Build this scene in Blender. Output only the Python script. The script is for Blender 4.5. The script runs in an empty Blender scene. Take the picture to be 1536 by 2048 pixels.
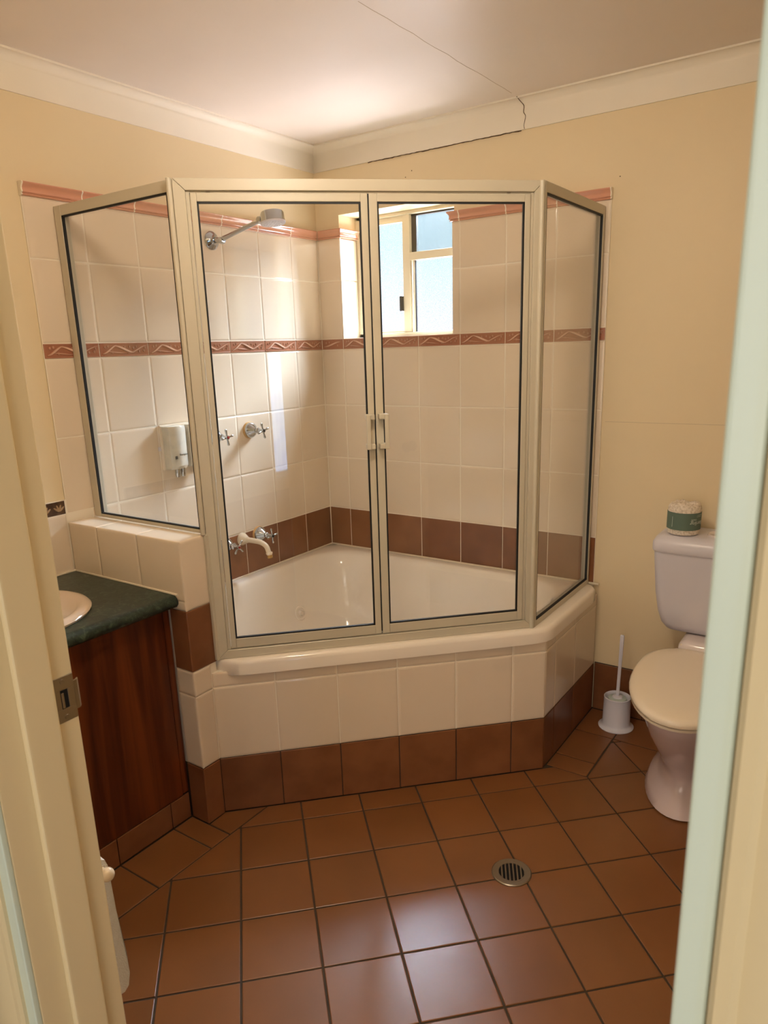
import bpy, bmesh, math, random
from mathutils import Vector, Matrix

random.seed(7)
C = bpy.context.scene.collection
S = bpy.context.scene
PI = math.pi
R2 = math.sqrt(.5)

# ------------------------------------------------------------------ camera
cam_d = bpy.data.cameras.new('camera')
cam = bpy.data.objects.new('camera', cam_d); C.objects.link(cam)
CAM = Vector((2.1869, -2.7191, 1.4685))
yaw, pitch, roll, FPX = .6114, -.2638, -.0333, 1445.98
f = Vector((-math.sin(yaw) * math.cos(pitch), math.cos(yaw) * math.cos(pitch), math.sin(pitch)))
r = Vector((math.cos(yaw), math.sin(yaw), 0)); u = r.cross(f)
r2 = r * math.cos(roll) + u * math.sin(roll); u2 = -r * math.sin(roll) + u * math.cos(roll)
m = Matrix((r2, u2, -f)).transposed().to_4x4(); m.translation = CAM
cam.matrix_world = m
cam_d.sensor_fit = 'VERTICAL'; cam_d.sensor_height = 24.0; cam_d.lens = FPX / 2048 * 24
cam_d.shift_x = 11.05 / 2048; cam_d.shift_y = 63.68 / 2048
cam_d.clip_start = .03; cam_d.clip_end = 60
cam_d.dof.use_dof = True; cam_d.dof.focus_distance = 2.6; cam_d.dof.aperture_fstop = 9.0
S.camera = cam

# ------------------------------------------------------------------ world, light, exposure
w = bpy.data.worlds.new('sky'); S.world = w; w.use_nodes = True
wn = w.node_tree.nodes; wl = w.node_tree.links; wbg = wn['Background']; wbg.inputs[1].default_value = 1.15
wtc = wn.new('ShaderNodeTexCoord'); wsx = wn.new('ShaderNodeSeparateXYZ'); wrp = wn.new('ShaderNodeValToRGB')
wl.new(wtc.outputs['Generated'], wsx.inputs[0]); wl.new(wsx.outputs['Z'], wrp.inputs[0]); wl.new(wrp.outputs[0], wbg.inputs[0])
wrp.color_ramp.elements[0].position = 0.0; wrp.color_ramp.elements[0].color = (.88, .84, 1.0, 1)     # hazy horizon
wrp.color_ramp.elements[1].position = 1.0; wrp.color_ramp.elements[1].color = (.36, .58, 1.0, 1)
e_ = wrp.color_ramp.elements.new(.13); e_.color = (.62, .87, 1.0, 1)
S.view_settings.view_transform = 'Standard'
S.view_settings.look = 'None'
S.view_settings.gamma = 1
S.view_settings.exposure = 0.52
S.view_settings.use_curve_mapping = False
S.cycles.use_denoising = True

def area(name, loc, target, sx, sy, power, col, spread=PI):
    d = bpy.data.lights.new(name, 'AREA'); d.shape = 'RECTANGLE'; d.size = sx; d.size_y = sy
    d.energy = power; d.color = col; d.spread = spread
    o = bpy.data.objects.new(name, d); C.objects.link(o); o.location = loc
    o.rotation_euler = (Vector(target) - Vector(loc)).to_track_quat('-Z', 'Y').to_euler()
    return o
# ceiling lamp of the bathroom (just above the frame) and daylight of the bedroom behind the doorway
pl = bpy.data.lights.new('bathroom_ceiling_lamp', 'POINT'); pl.energy = 13; pl.color = (1, .87, .70); pl.shadow_soft_size = .07
po = bpy.data.objects.new('bathroom_ceiling_lamp', pl); C.objects.link(po); po.location = (1.35, -1.62, 2.19)
area('bedroom_daylight', (2.2, -4.9, 1.5), (1.9, -2.3, 1.3), 2.6, 1.7, 25, (.98, .94, .86))
area('bedroom_fill_light', (2.6, -3.9, 2.38), (2.6, -3.9, 0), .6, .6, 5, (1, .93, .82))  # added fill, no known fixture; brightens the doorway from the bedroom
# daylight outside the small window: open sky above, sunlit paving below
area('daylight_from_sky', (.5, 1.5, 3.0), (.41, .1, 1.75), 2.2, 1.6, 1050, (.72, .86, 1))
area('daylight_from_paving', (.5, 1.3, .6), (.41, .1, 1.75), 2.2, 1.4, 190, (1, .91, .92))

# ------------------------------------------------------------------ materials
def srgb(c):
    return tuple((x / 255 / 12.92 if x / 255 <= .04045 else ((x / 255 + .055) / 1.055) ** 2.4) for x in c) + (1,)

def mat(name, col, rough=.5, metal=0, spec=.5, var=0, vscale=8, bump=0, bscale=60, bdist=.001, col2=None, rvar=0, coat=0, stretch=None, sheen=0):
    m = bpy.data.materials.new(name); m.use_nodes = True
    nt = m.node_tree; N = nt.nodes; L = nt.links; b = N['Principled BSDF']
    c = srgb(col); b.inputs['Base Color'].default_value = c
    b.inputs['Roughness'].default_value = rough; b.inputs['Metallic'].default_value = metal
    b.inputs['Specular IOR Level'].default_value = spec
    b.inputs['Coat Weight'].default_value = coat; b.inputs['Coat Roughness'].default_value = .06
    if sheen: b.inputs['Sheen Weight'].default_value = sheen
    tc = N.new('ShaderNodeTexCoord'); src = tc.outputs['Object']
    if stretch:
        mp = N.new('ShaderNodeMapping'); mp.inputs['Scale'].default_value = stretch; L.new(src, mp.inputs[0]); src = mp.outputs[0]
    if var or col2 or rvar:
        n = N.new('ShaderNodeTexNoise'); n.inputs['Scale'].default_value = vscale; n.inputs['Detail'].default_value = 6
        # each piece gets its own patch of the pattern
        oi = N.new('ShaderNodeObjectInfo'); ad = N.new('ShaderNodeVectorMath'); ad.operation = 'ADD'
        sc = N.new('ShaderNodeMath'); sc.operation = 'MULTIPLY'; sc.inputs[1].default_value = 37.0
        L.new(oi.outputs['Random'], sc.inputs[0]); L.new(src, ad.inputs[0]); L.new(sc.outputs[0], ad.inputs[1])
        L.new(ad.outputs[0], n.inputs['Vector'])
        if col2 or var:
            mx = N.new('ShaderNodeMix'); mx.data_type = 'RGBA'
            mx.inputs['A'].default_value = c
            mx.inputs['B'].default_value = srgb(col2) if col2 else tuple(x * (1 - var) for x in c[:3]) + (1,)
            rp = N.new('ShaderNodeValToRGB'); rp.color_ramp.elements[0].position = .38; rp.color_ramp.elements[1].position = .66
            L.new(n.outputs['Fac'], rp.inputs[0]); L.new(rp.outputs[0], mx.inputs['Factor'])
            # a little difference from piece to piece
            mr = N.new('ShaderNodeMapRange'); mr.inputs['To Min'].default_value = 1 - (var or .05); mr.inputs['To Max'].default_value = 1 + (var or .05)
            L.new(oi.outputs['Random'], mr.inputs[0])
            hs = N.new('ShaderNodeHueSaturation'); L.new(mx.outputs['Result'], hs.inputs['Color']); L.new(mr.outputs[0], hs.inputs['Value'])
            L.new(hs.outputs[0], b.inputs['Base Color'])
        if rvar:
            r_ = N.new('ShaderNodeMapRange'); r_.inputs['To Min'].default_value = rough - rvar; r_.inputs['To Max'].default_value = rough + rvar
            r_.inputs['From Min'].default_value = .3; r_.inputs['From Max'].default_value = .7
            L.new(n.outputs['Fac'], r_.inputs[0]); L.new(r_.outputs[0], b.inputs['Roughness'])
    if bump:
        n2 = N.new('ShaderNodeTexNoise'); n2.inputs['Scale'].default_value = bscale; n2.inputs['Detail'].default_value = 3
        L.new(src, n2.inputs['Vector'])
        bp = N.new('ShaderNodeBump'); bp.inputs['Strength'].default_value = bump; bp.inputs['Distance'].default_value = bdist
        L.new(n2.outputs['Fac'], bp.inputs['Height']); L.new(bp.outputs[0], b.inputs['Normal'])
    return m

M = {}
M['wall'] = mat('wall_paint', (232, 212, 174), .55, spec=.35, var=.03, vscale=2, bump=.08, bscale=220)
M['ceil'] = mat('ceiling_paint', (234, 222, 210), .52, spec=.4, var=.04, vscale=1.6, rvar=.10, bump=.25, bscale=3, bdist=.004)
M['cornice'] = mat('cornice_paint', (236, 226, 208), .5, spec=.4, var=.02, bump=.05, bscale=40)
M['beige'] = mat('beige_glazed_tile', (232, 214, 190), .10, spec=.55, var=.025, vscale=3, bump=.03, bscale=14, bdist=.002)
M['brown'] = mat('brown_wall_tile', (134, 86, 54), .3, spec=.45, var=.10, vscale=9, col2=(120, 74, 44), bump=.1, bscale=160)
M['floor'] = mat('terracotta_floor_tile', (132, 84, 46), .31, spec=.55, var=.05, vscale=3, col2=(122, 77, 41), bump=.12, bscale=90, rvar=.015)
M['grout_l'] = mat('light_grout', (240, 228, 208), .7)
M['grout_d'] = mat('dark_grout', (64, 50, 36), .85, var=.3, vscale=12)
M['relief'] = mat('terracotta_relief_tile', (184, 130, 104), .14, spec=.7, col2=(160, 104, 80), vscale=60)
def paint_relief_shading(m, lo, hi, z0, z1):
    # highlights on raised relief and shade in its ground, painted into colour by height
    N = m.node_tree.nodes; L = m.node_tree.links; b = N['Principled BSDF']
    tc = N.new('ShaderNodeTexCoord'); sp = N.new('ShaderNodeSeparateXYZ'); mr = N.new('ShaderNodeMapRange'); mx = N.new('ShaderNodeMix'); mx.data_type = 'RGBA'
    L.new(tc.outputs['Object'], sp.inputs[0]); L.new(sp.outputs['Z'], mr.inputs[0]); mr.inputs['From Min'].default_value = z0; mr.inputs['From Max'].default_value = z1
    mx.inputs['A'].default_value = srgb(lo); mx.inputs['B'].default_value = srgb(hi)
    L.new(mr.outputs[0], mx.inputs['Factor']); L.new(mx.outputs['Result'], b.inputs['Base Color'])
paint_relief_shading(M['relief'], (166, 108, 82), (226, 184, 158), .0008, .0046)
M['dado'] = mat('terracotta_dado_glaze', (212, 152, 124), .10, spec=.7, var=.04)
M['deco'] = mat('dark_deco_tile', (92, 66, 44), .25, col2=(66, 42, 26), vscale=30)
M['deco_motif'] = mat('pale_motif_glaze', (168, 134, 96), .2)
M['frame'] = mat('cream_aluminium', (202, 192, 170), .33, spec=.5)
M['frame_w'] = mat('window_aluminium', (210, 198, 172), .35)
M['rubber'] = mat('black_rubber', (12, 12, 12), .6)
M['acrylic'] = mat('cream_acrylic', (242, 230, 214), .10, spec=.5)
M['china'] = mat('pale_china', (226, 214, 210), .1, spec=.55)
M['pinkchina'] = mat('pinkish_china', (216, 198, 198), .09, spec=.6)
M['seat'] = mat('seat_plastic', (236, 222, 200), .22)
M['plastic'] = mat('grey_white_plastic', (216, 212, 220), .3)
M['soapbox'] = mat('grey_clear_plastic', (214, 208, 192), .15, spec=.6, col2=(196, 192, 180), vscale=26)
M['whiteplastic'] = mat('white_plastic', (226, 224, 234), .35)
M['chrome'] = mat('chrome', (186, 190, 194), .09, metal=1)
M['steel'] = mat('brushed_steel', (150, 140, 126), .35, metal=1, bump=.1, bscale=200)
M['brass'] = mat('worn_brass', (190, 150, 84), .3, metal=.7)
M['tapseal'] = mat('tan_seal', (214, 170, 112), .5)
M['spout'] = mat('cream_enamel_spout', (226, 206, 176), .22)
M['red'] = mat('red_button', (150, 30, 26), .3)
M['black'] = mat('black_plastic', (16, 15, 15), .4)
M['dark'] = mat('hole_shade_black', (6, 5, 5), .9)  # black that stands in for the shade inside holes
M['gloss'] = mat('cream_enamel_paint', (234, 216, 176), .28, spec=.5, bump=.06, bscale=30, var=.03, vscale=3)
M['gloss_w'] = mat('pale_enamel_paint', (218, 232, 220), .28, spec=.5, bump=.06, bscale=30, var=.02, vscale=3)
M['towel'] = mat('white_terry', (232, 228, 222), .95, bump=.9, bscale=420, bdist=.004, sheen=.3)
M['paper'] = mat('wrapped_paper', (246, 234, 218), .7, bump=.6, bscale=90, bdist=.003, col2=(206, 190, 168), vscale=140)
M['label'] = mat('green_paper_band', (92, 112, 98), .6, var=.05, vscale=20)
M['ink'] = mat('pale_ink', (206, 214, 202), .6)
M['crack'] = mat('crack', (96, 72, 50), .9)
M['seam'] = mat('seam_line', (190, 168, 140), .9)
M['carpet'] = mat('hall_carpet', (150, 134, 112), .95, bump=.5, bscale=300, var=.1)
M['basin'] = mat('cream_basin', (214, 192, 168), .1, spec=.55)
M['bristle'] = mat('bristle', (196, 208, 204), .8, bump=.8, bscale=300)
M['putty'] = mat('sealant', (222, 208, 184), .5)

def wood():
    m = bpy.data.materials.new('red_brown_timber'); m.use_nodes = True
    nt = m.node_tree; N = nt.nodes; L = nt.links; b = N['Principled BSDF']
    tc = N.new('ShaderNodeTexCoord'); mp = N.new('ShaderNodeMapping'); mp.inputs['Scale'].default_value = (1, 9, .55)
    L.new(tc.outputs['Object'], mp.inputs[0])
    n = N.new('ShaderNodeTexNoise'); n.inputs['Scale'].default_value = 2.4; n.inputs['Detail'].default_value = 8; n.inputs['Distortion'].default_value = .5
    L.new(mp.outputs[0], n.inputs['Vector'])
    rp = N.new('ShaderNodeValToRGB'); e = rp.color_ramp.elements
    e[0].position = .33; e[0].color = srgb((52, 20, 8)); e[1].position = .62; e[1].color = srgb((112, 54, 20))
    x = rp.color_ramp.elements.new(.48); x.color = srgb((82, 36, 14))
    L.new(n.outputs['Fac'], rp.inputs[0]); L.new(rp.outputs[0], b.inputs['Base Color'])
    b.inputs['Roughness'].default_value = .32
    mp2 = N.new('ShaderNodeMapping'); mp2.inputs['Scale'].default_value = (40, 160, 3); L.new(tc.outputs['Object'], mp2.inputs[0])
    n2 = N.new('ShaderNodeTexNoise'); n2.inputs['Scale'].default_value = 2; L.new(mp2.outputs[0], n2.inputs['Vector'])
    bp = N.new('ShaderNodeBump'); bp.inputs['Strength'].default_value = .08; bp.inputs['Distance'].default_value = .001
    L.new(n2.outputs['Fac'], bp.inputs['Height']); L.new(bp.outputs[0], b.inputs['Normal'])
    return m
M['wood'] = wood()

def marble():
    m = bpy.data.materials.new('green_mottled_laminate'); m.use_nodes = True
    nt = m.node_tree; N = nt.nodes; L = nt.links; b = N['Principled BSDF']
    tc = N.new('ShaderNodeTexCoord'); n = N.new('ShaderNodeTexNoise'); n.inputs['Scale'].default_value = 34; n.inputs['Detail'].default_value = 9
    n.inputs['Roughness'].default_value = .72; n.inputs['Distortion'].default_value = 1.4
    L.new(tc.outputs['Object'], n.inputs['Vector'])
    rp = N.new('ShaderNodeValToRGB'); e = rp.color_ramp.elements
    e[0].position = .36; e[0].color = srgb((22, 32, 28)); e[1].position = .72; e[1].color = srgb((88, 102, 82))
    x = rp.color_ramp.elements.new(.53); x.color = srgb((38, 54, 45))
    L.new(n.outputs['Fac'], rp.inputs[0]); L.new(rp.outputs[0], b.inputs['Base Color'])
    b.inputs['Roughness'].default_value = .3
    return m
M['marble'] = marble()

def glass():
    m = bpy.data.materials.new('clear_glass'); m.use_nodes = True
    nt = m.node_tree; N = nt.nodes; L = nt.links; N.remove(N['Principled BSDF'])
    t = N.new('ShaderNodeBsdfTransparent'); t.inputs[0].default_value = (.985, .985, .975, 1)
    g = N.new('ShaderNodeBsdfGlossy'); g.inputs['Roughness'].default_value = 0.0
    fr = N.new('ShaderNodeFresnel'); gm = N.new('ShaderNodeNewGeometry')
    mi = N.new('ShaderNodeMapRange'); mi.inputs['To Min'].default_value = 1.5; mi.inputs['To Max'].default_value = 1 / 1.5   # same reflectance at both faces of the thin pane
    L.new(gm.outputs['Backfacing'], mi.inputs[0]); L.new(mi.outputs[0], fr.inputs[0])
    mx = N.new('ShaderNodeMixShader'); L.new(fr.outputs[0], mx.inputs[0]); L.new(t.outputs[0], mx.inputs[1]); L.new(g.outputs[0], mx.inputs[2])
    L.new(mx.outputs[0], N['Material Output'].inputs[0])
    return m
M['glass'] = glass()

def lit_glass(name, c1, c2, strength, scale, coat=True):
    # daylit obscured glass: a lit window with the grain of its pattern
    m = bpy.data.materials.new(name); m.use_nodes = True
    nt = m.node_tree; N = nt.nodes; L = nt.links; b = N['Principled BSDF']
    tc = N.new('ShaderNodeTexCoord'); n = N.new('ShaderNodeTexNoise'); n.inputs['Scale'].default_value = scale; n.inputs['Detail'].default_value = 2
    L.new(tc.outputs['Object'], n.inputs['Vector'])
    rp = N.new('ShaderNodeValToRGB'); e = rp.color_ramp.elements
    e[0].position = .40; e[0].color = c1; e[1].position = .60; e[1].color = c2
    L.new(n.outputs['Fac'], rp.inputs[0])
    b.inputs['Base Color'].default_value = (.1, .1, .1, 1); b.inputs['Roughness'].default_value = .2
    L.new(rp.outputs[0], b.inputs['Emission Color']); b.inputs['Emission Strength'].default_value = strength
    return m
def window_glass(name, c1, c2, scale):
    # patterned translucent pane: daylight passes, tinted by the grain of the glass
    m = bpy.data.materials.new(name); m.use_nodes = True
    nt = m.node_tree; N = nt.nodes; L = nt.links; N.remove(N['Principled BSDF'])
    tc = N.new('ShaderNodeTexCoord'); n = N.new('ShaderNodeTexNoise'); n.inputs['Scale'].default_value = scale; n.inputs['Detail'].default_value = 2
    L.new(tc.outputs['Object'], n.inputs['Vector'])
    rp = N.new('ShaderNodeValToRGB'); e = rp.color_ramp.elements
    e[0].position = .40; e[0].color = c1; e[1].position = .60; e[1].color = c2
    L.new(n.outputs['Fac'], rp.inputs[0])
    t = N.new('ShaderNodeBsdfTransparent'); g = N.new('ShaderNodeBsdfGlossy'); g.inputs['Roughness'].default_value = .15
    L.new(rp.outputs[0], t.inputs[0]); mx = N.new('ShaderNodeMixShader'); mx.inputs[0].default_value = .04
    L.new(t.outputs[0], mx.inputs[1]); L.new(g.outputs[0], mx.inputs[2]); L.new(mx.outputs[0], N['Material Output'].inputs[0])
    return m
M['obscure'] = window_glass('obscured_glass', (.84, .87, .93, 1), (1, 1, 1, 1), 300)
M['obscure_plain'] = window_glass('plain_glass', (.93, .95, .96, 1), (.97, .98, .98, 1), 4)
M['curtain'] = lit_glass('daylit_sheer_curtain', (.30, .52, .95, 1), (.46, .68, 1.0, 1), 4.6, 6)

# ------------------------------------------------------------------ mesh helpers
def link(name, bm_or_me, material, parent=None, mw=None, smooth=None):
    if isinstance(bm_or_me, bmesh.types.BMesh):
        me = bpy.data.meshes.new(name)
        bmesh.ops.recalc_face_normals(bm_or_me, faces=bm_or_me.faces)
        if smooth is not None:
            for fa in bm_or_me.faces: fa.smooth = True
            for e in bm_or_me.edges:
                if len(e.link_faces) == 2 and e.calc_face_angle(0) > math.radians(smooth): e.smooth = False
        bm_or_me.to_mesh(me); bm_or_me.free()
        me.materials.append(material)
    else:
        me = bm_or_me
    o = bpy.data.objects.new(name, me); C.objects.link(o)
    if parent: o.parent = parent
    if mw is not None: o.matrix_basis = mw
    return o

def tag(o, label=None, cat=None, group=None, kind=None):
    if label: o['label'] = label
    if cat: o['category'] = cat
    if group: o['group'] = group
    if kind: o['kind'] = kind
    return o

def root(name, loc=(0, 0, 0), label=None, cat=None, group=None, kind=None):
    o = bpy.data.objects.new(name, None); C.objects.link(o); o.location = loc; o.empty_display_size = .05
    return tag(o, label, cat, group, kind)

def nb(): return bmesh.new()

def merge(bm, t, mw=None):
    if mw is not None: bmesh.ops.transform(t, matrix=mw, verts=t.verts)
    me = bpy.data.meshes.new('tmp'); t.to_mesh(me); t.free(); bm.from_mesh(me); bpy.data.meshes.remove(me)

def box(bm, lo, hi, bev=0, seg=2, mw=None):
    t = bmesh.new(); bmesh.ops.create_cube(t, size=1)
    lo = Vector(lo); hi = Vector(hi); d = hi - lo; c = (hi + lo) / 2
    for v in t.verts: v.co = Vector((v.co.x * d.x + c.x, v.co.y * d.y + c.y, v.co.z * d.z + c.z))
    if bev: bmesh.ops.bevel(t, geom=t.edges[:], offset=min(bev, min(d) * .45), segments=seg, affect='EDGES', profile=.6)
    merge(bm, t, mw); return bm

def loft(bm, rings, cap0=True, cap1=True, closed=True):
    vs = [[bm.verts.new(p) for p in rg] for rg in rings]
    n = len(rings[0])
    for a, b in zip(vs[:-1], vs[1:]):
        for i in range(n if closed else n - 1):
            j = (i + 1) % n
            bm.faces.new((a[i], a[j], b[j], b[i]))
    if cap0: bm.faces.new(vs[0][::-1])
    if cap1: bm.faces.new(vs[-1])
    return bm

def frame_of(z):
    z = Vector(z).normalized(); a = Vector((0, 0, 1)) if abs(z.z) < .9 else Vector((1, 0, 0))
    x = a.cross(z).normalized(); return x, z.cross(x), z

def lathe(bm, prof, origin, axis=(0, 0, 1), n=28, cap0=True, cap1=True):
    x, y, z = frame_of(axis); o = Vector(origin)
    rings = [[o + z * h + (x * math.cos(2 * PI * k / n) + y * math.sin(2 * PI * k / n)) * max(rr, 1e-5) for k in range(n)] for rr, h in prof]
    return loft(bm, rings, cap0, cap1)

def tube(bm, pts, rad, n=14, cap=True):
    pts = [Vector(p) for p in pts]; rings = []
    rads = rad if isinstance(rad, (list, tuple)) else [rad] * len(pts)
    t0 = (pts[1] - pts[0]).normalized(); x, y, _ = frame_of(t0)
    for i, p in enumerate(pts):
        t = ((pts[min(i + 1, len(pts) - 1)] - pts[max(i - 1, 0)])).normalized()
        x = (x - t * x.dot(t)).normalized(); y = t.cross(x)
        rings.append([p + (x * math.cos(2 * PI * k / n) + y * math.sin(2 * PI * k / n)) * rads[i] for k in range(n)])
    return loft(bm, rings, cap, cap)

def curve(pts, n=6):
    # Catmull-Rom through pts
    P = [Vector(p) for p in pts]; P = [P[0] * 2 - P[1]] + P + [P[-1] * 2 - P[-2]]; out = []
    for i in range(1, len(P) - 2):
        for k in range(n):
            t = k / n; a, b, c, d = P[i - 1], P[i], P[i + 1], P[i + 2]
            out.append(.5 * ((2 * b) + (c - a) * t + (2 * a - 5 * b + 4 * c - d) * t * t + (3 * b - a - 3 * c + d) * t ** 3))
    out.append(P[-2]); return out

def prism(bm, poly, z0, z1, cham=0):
    rings = [[(x, y, z0) for x, y in poly]]
    if cham:
        ins = inset(poly, cham)
        if ins and len(ins) == len(poly):
            rings += [[(x, y, z1 - cham * .5) for x, y in poly], [(x, y, z1) for x, y in ins]]
        else: rings.append([(x, y, z1) for x, y in poly])
    else: rings.append([(x, y, z1) for x, y in poly])
    return loft(bm, rings)

def clip(poly, n, c):
    # keep points with n.p >= c
    out = []
    for i in range(len(poly)):
        a = poly[i]; b = poly[(i + 1) % len(poly)]
        da = n[0] * a[0] + n[1] * a[1] - c; db = n[0] * b[0] + n[1] * b[1] - c
        if da >= 0: out.append(a)
        if (da >= 0) != (db >= 0):
            t = da / (da - db); out.append((a[0] + (b[0] - a[0]) * t, a[1] + (b[1] - a[1]) * t))
    return out

def parea(p): return sum(p[i][0] * p[(i + 1) % len(p)][1] - p[(i + 1) % len(p)][0] * p[i][1] for i in range(len(p))) / 2

def clean(p):
    out = []
    for q in p:
        if not out or (q[0] - out[-1][0]) ** 2 + (q[1] - out[-1][1]) ** 2 > 1e-7: out.append(q)
    if len(out) > 1 and (out[0][0] - out[-1][0]) ** 2 + (out[0][1] - out[-1][1]) ** 2 < 1e-7: out.pop()
    return out

def inset(poly, d):
    p = list(poly)
    if len(p) < 3: return []
    if parea(p) < 0: p = p[::-1]
    q = list(p)
    for i in range(len(p)):
        a = p[i]; b = p[(i + 1) % len(p)]; ex, ey = b[0] - a[0], b[1] - a[1]; l = math.hypot(ex, ey)
        if l < 1e-6: continue
        n = (-ey / l, ex / l); q = clip(q, n, n[0] * a[0] + n[1] * a[1] + d)
        if len(q) < 3: return []
    return clean(q)

# ------------------------------------------------------------------ tiles
GAP = .0030
_cache = {}
def basis(o, ux, uz):
    # ux along the width, uz outward; uy = uz x ux
    ux = Vector(ux).normalized(); uz = Vector(uz).normalized(); uy = uz.cross(ux)
    m = Matrix((ux, uy, uz)).transposed().to_4x4(); m.translation = Vector(o); return m

def tile_mesh(w_, h_, mk, th=.006, ch=.0035):
    key = (round(w_, 4), round(h_, 4), mk)
    if key in _cache: return _cache[key]
    bm = nb(); x, y = w_ / 2, h_ / 2
    def rg(i, z): return [(-x + i, -y + i, z), (x - i, -y + i, z), (x - i, y - i, z), (-x + i, y - i, z)]
    k = min(1, x / .02, y / .02)
    if mk in ('beige',): pf = ((0, -th), (0, -.0022), (.0014 * k, -.0011), (.0038 * k, -.0004), (.0070 * k, 0))
    else: pf = ((0, -th), (0, -.0012), (.0012 * k, -.0003), (.0025 * k, 0))
    loft(bm, [rg(i, z) for i, z in pf], cap0=False)
    bmesh.ops.recalc_face_normals(bm, faces=bm.faces)
    me = bpy.data.meshes.new('tile'); bm.to_mesh(me); bm.free(); me.materials.append(M[mk]); _cache[key] = me
    return me

def relief_mesh(w_, h_):
    key = ('relief', round(w_, 4), round(h_, 4))
    if key in _cache: return _cache[key]
    bm = nb(); x, y = w_ / 2, h_ / 2
    box(bm, (-x, -y, -.006), (x, y, 0), .001, 1)
    box(bm, (-x, y - .004, -.002), (x, y, .0014), .0008, 1); box(bm, (-x, -y, -.002), (x, -y + .004, .0014), .0008, 1)
    n = max(1, round(w_ / .19)); L_ = w_
    # winding stem
    def stem(x0, x1, ya, yb, wd):
        pts = [(x0 + (x1 - x0) * t, ya + (yb - ya) * (3 * t * t - 2 * t ** 3), .0002) for t in [k / 8 for k in range(9)]]
        rad = [wd * (.35 + .65 * math.sin(PI * (k + .5) / 9)) for k in range(9)]
        pts = [Vector(p) for p in pts]
        tube(bm, pts, rad, 6)
    X = lambda t: -x + L_ * t
    if L_ > .12:
        stem(X(.04), X(.34), -y + .009, y - .008, .0045); stem(X(.30), X(.68), y - .010, -y + .012, .0055)
        stem(X(.12), X(.52), -y + .016, -y + .010, .003); stem(X(.55), X(.97), -y + .009, y - .010, .0035)
        dots = [(.10, .6), (.16, .8), (.24, -.55), (.50, .55), (.60, .62), (.68, .3), (.74, .66), (.80, -.5), (.90, -.35), (.93, .35)]
    else:
        stem(X(.08), X(.9), -y + .012, y - .012, .005); dots = [(.2, .5), (.35, .65), (.75, -.4)]
    for t, q in dots:
        cx_, cy_ = X(t), q * (y - .008)
        lathe(bm, [(.0050, -.001), (.0046, .0016), (.0034, .0026), (.0024, .0016), (.0012, .0026)], (cx_, cy_, 0), n=8)
    bmesh.ops.recalc_face_normals(bm, faces=bm.faces)
    for fa in bm.faces: fa.smooth = True
    for e in bm.edges:
        if len(e.link_faces) == 2 and e.calc_face_angle(0) > .7: e.smooth = False
    me = bpy.data.meshes.new('relief_tile'); bm.to_mesh(me); bm.free(); me.materials.append(M['relief']); _cache[key] = me
    return me

def put_tile(parent, o, ux, uz, a0, a1, b0, b1, mk, name='tile', jit=.0022, th=.006):
    # a rectangle a0..a1 along ux, b0..b1 along uz x ux, from origin o
    uxv = Vector(ux).normalized(); uzv = Vector(uz).normalized(); uy = uzv.cross(uxv)
    g = GAP / 2; w_ = a1 - a0 - 2 * g; h_ = b1 - b0 - 2 * g
    if w_ < .006 or h_ < .006: return
    me = relief_mesh(w_, h_) if mk == 'relief' else tile_mesh(w_, h_, mk, th)
    c = Vector(o) + uxv * ((a0 + a1) / 2) + uy * ((b0 + b1) / 2)
    mt = basis(c, uxv, uzv) @ Matrix.Rotation(random.gauss(0, jit), 4, 'X') @ Matrix.Rotation(random.gauss(0, jit), 4, 'Y')
    return link(name, me, None, parent, mt)

def grid(parent, o, ux, uz, cols, rows, skip=None):
    # cols: list of edges; rows: list of (z0, z1, material)
    for (z0, z1, mk) in rows:
        for a, b in zip(cols[:-1], cols[1:]):
            if skip and skip((a + b) / 2, (z0 + z1) / 2): continue
            nm = {'relief': 'relief_tile', 'deco': 'border_tile'}.get(mk, 'tile')
            put_tile(parent, o, ux, uz, a, b, z0, z1, mk, nm)

# dado moulding profile (out, z)
DADO = [(-.006, 0), (.004, 0), (.0075, .0015), (.008, .004), (.0055, .0058), (.0055, .0072), (.009, .0078), (.0105, .010), (.0098, .013),
        (.0088, .017), (.0095, .022), (.0125, .027), (.0165, .031), (.018, .034), (.0165, .037), (.012, .038), (-.006, .038)]
def dado(parent, o, ux, uz, a0, a1, mit0=0, mit1=0):
    uxv = Vector(ux).normalized(); uzv = Vector(uz).normalized(); O = Vector(o); g = GAP / 2
    bm = nb()
    loft(bm, [[O + uxv * (a + mit * max(p[0], 0)) + uzv * p[0] + Vector((0, 0, p[1])) for p in DADO] for a, mit in ((a0 + g, mit0), (a1 - g, mit1))])
    d = link('dado_tile', bm, M['dado'], parent, smooth=40)
    if mit1 == 0:   # pale grout standing in the joint
        bm = nb(); jw = .0022
        loft(bm, [[O + uxv * (a1 + e) + uzv * (p[0] + .0003) + Vector((0, 0, p[1])) for p in DADO] for e in (-jw, jw)])
        link('joint_grout', bm, M['grout_l'], parent, smooth=40)
    return d

def slab(name, lo, hi, mk, parent=None, bev=0, mw=None):
    return link(name, box(nb(), lo, hi, bev), M[mk], parent, mw)

# ------------------------------------------------------------------ the shell
XR, YF, HC = 2.62, -2.24, 2.317      # right wall, door wall (bathroom face), ceiling height
TF = .1989; GX, GY, GA = .7919, -1.4893, PI / 4

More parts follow.
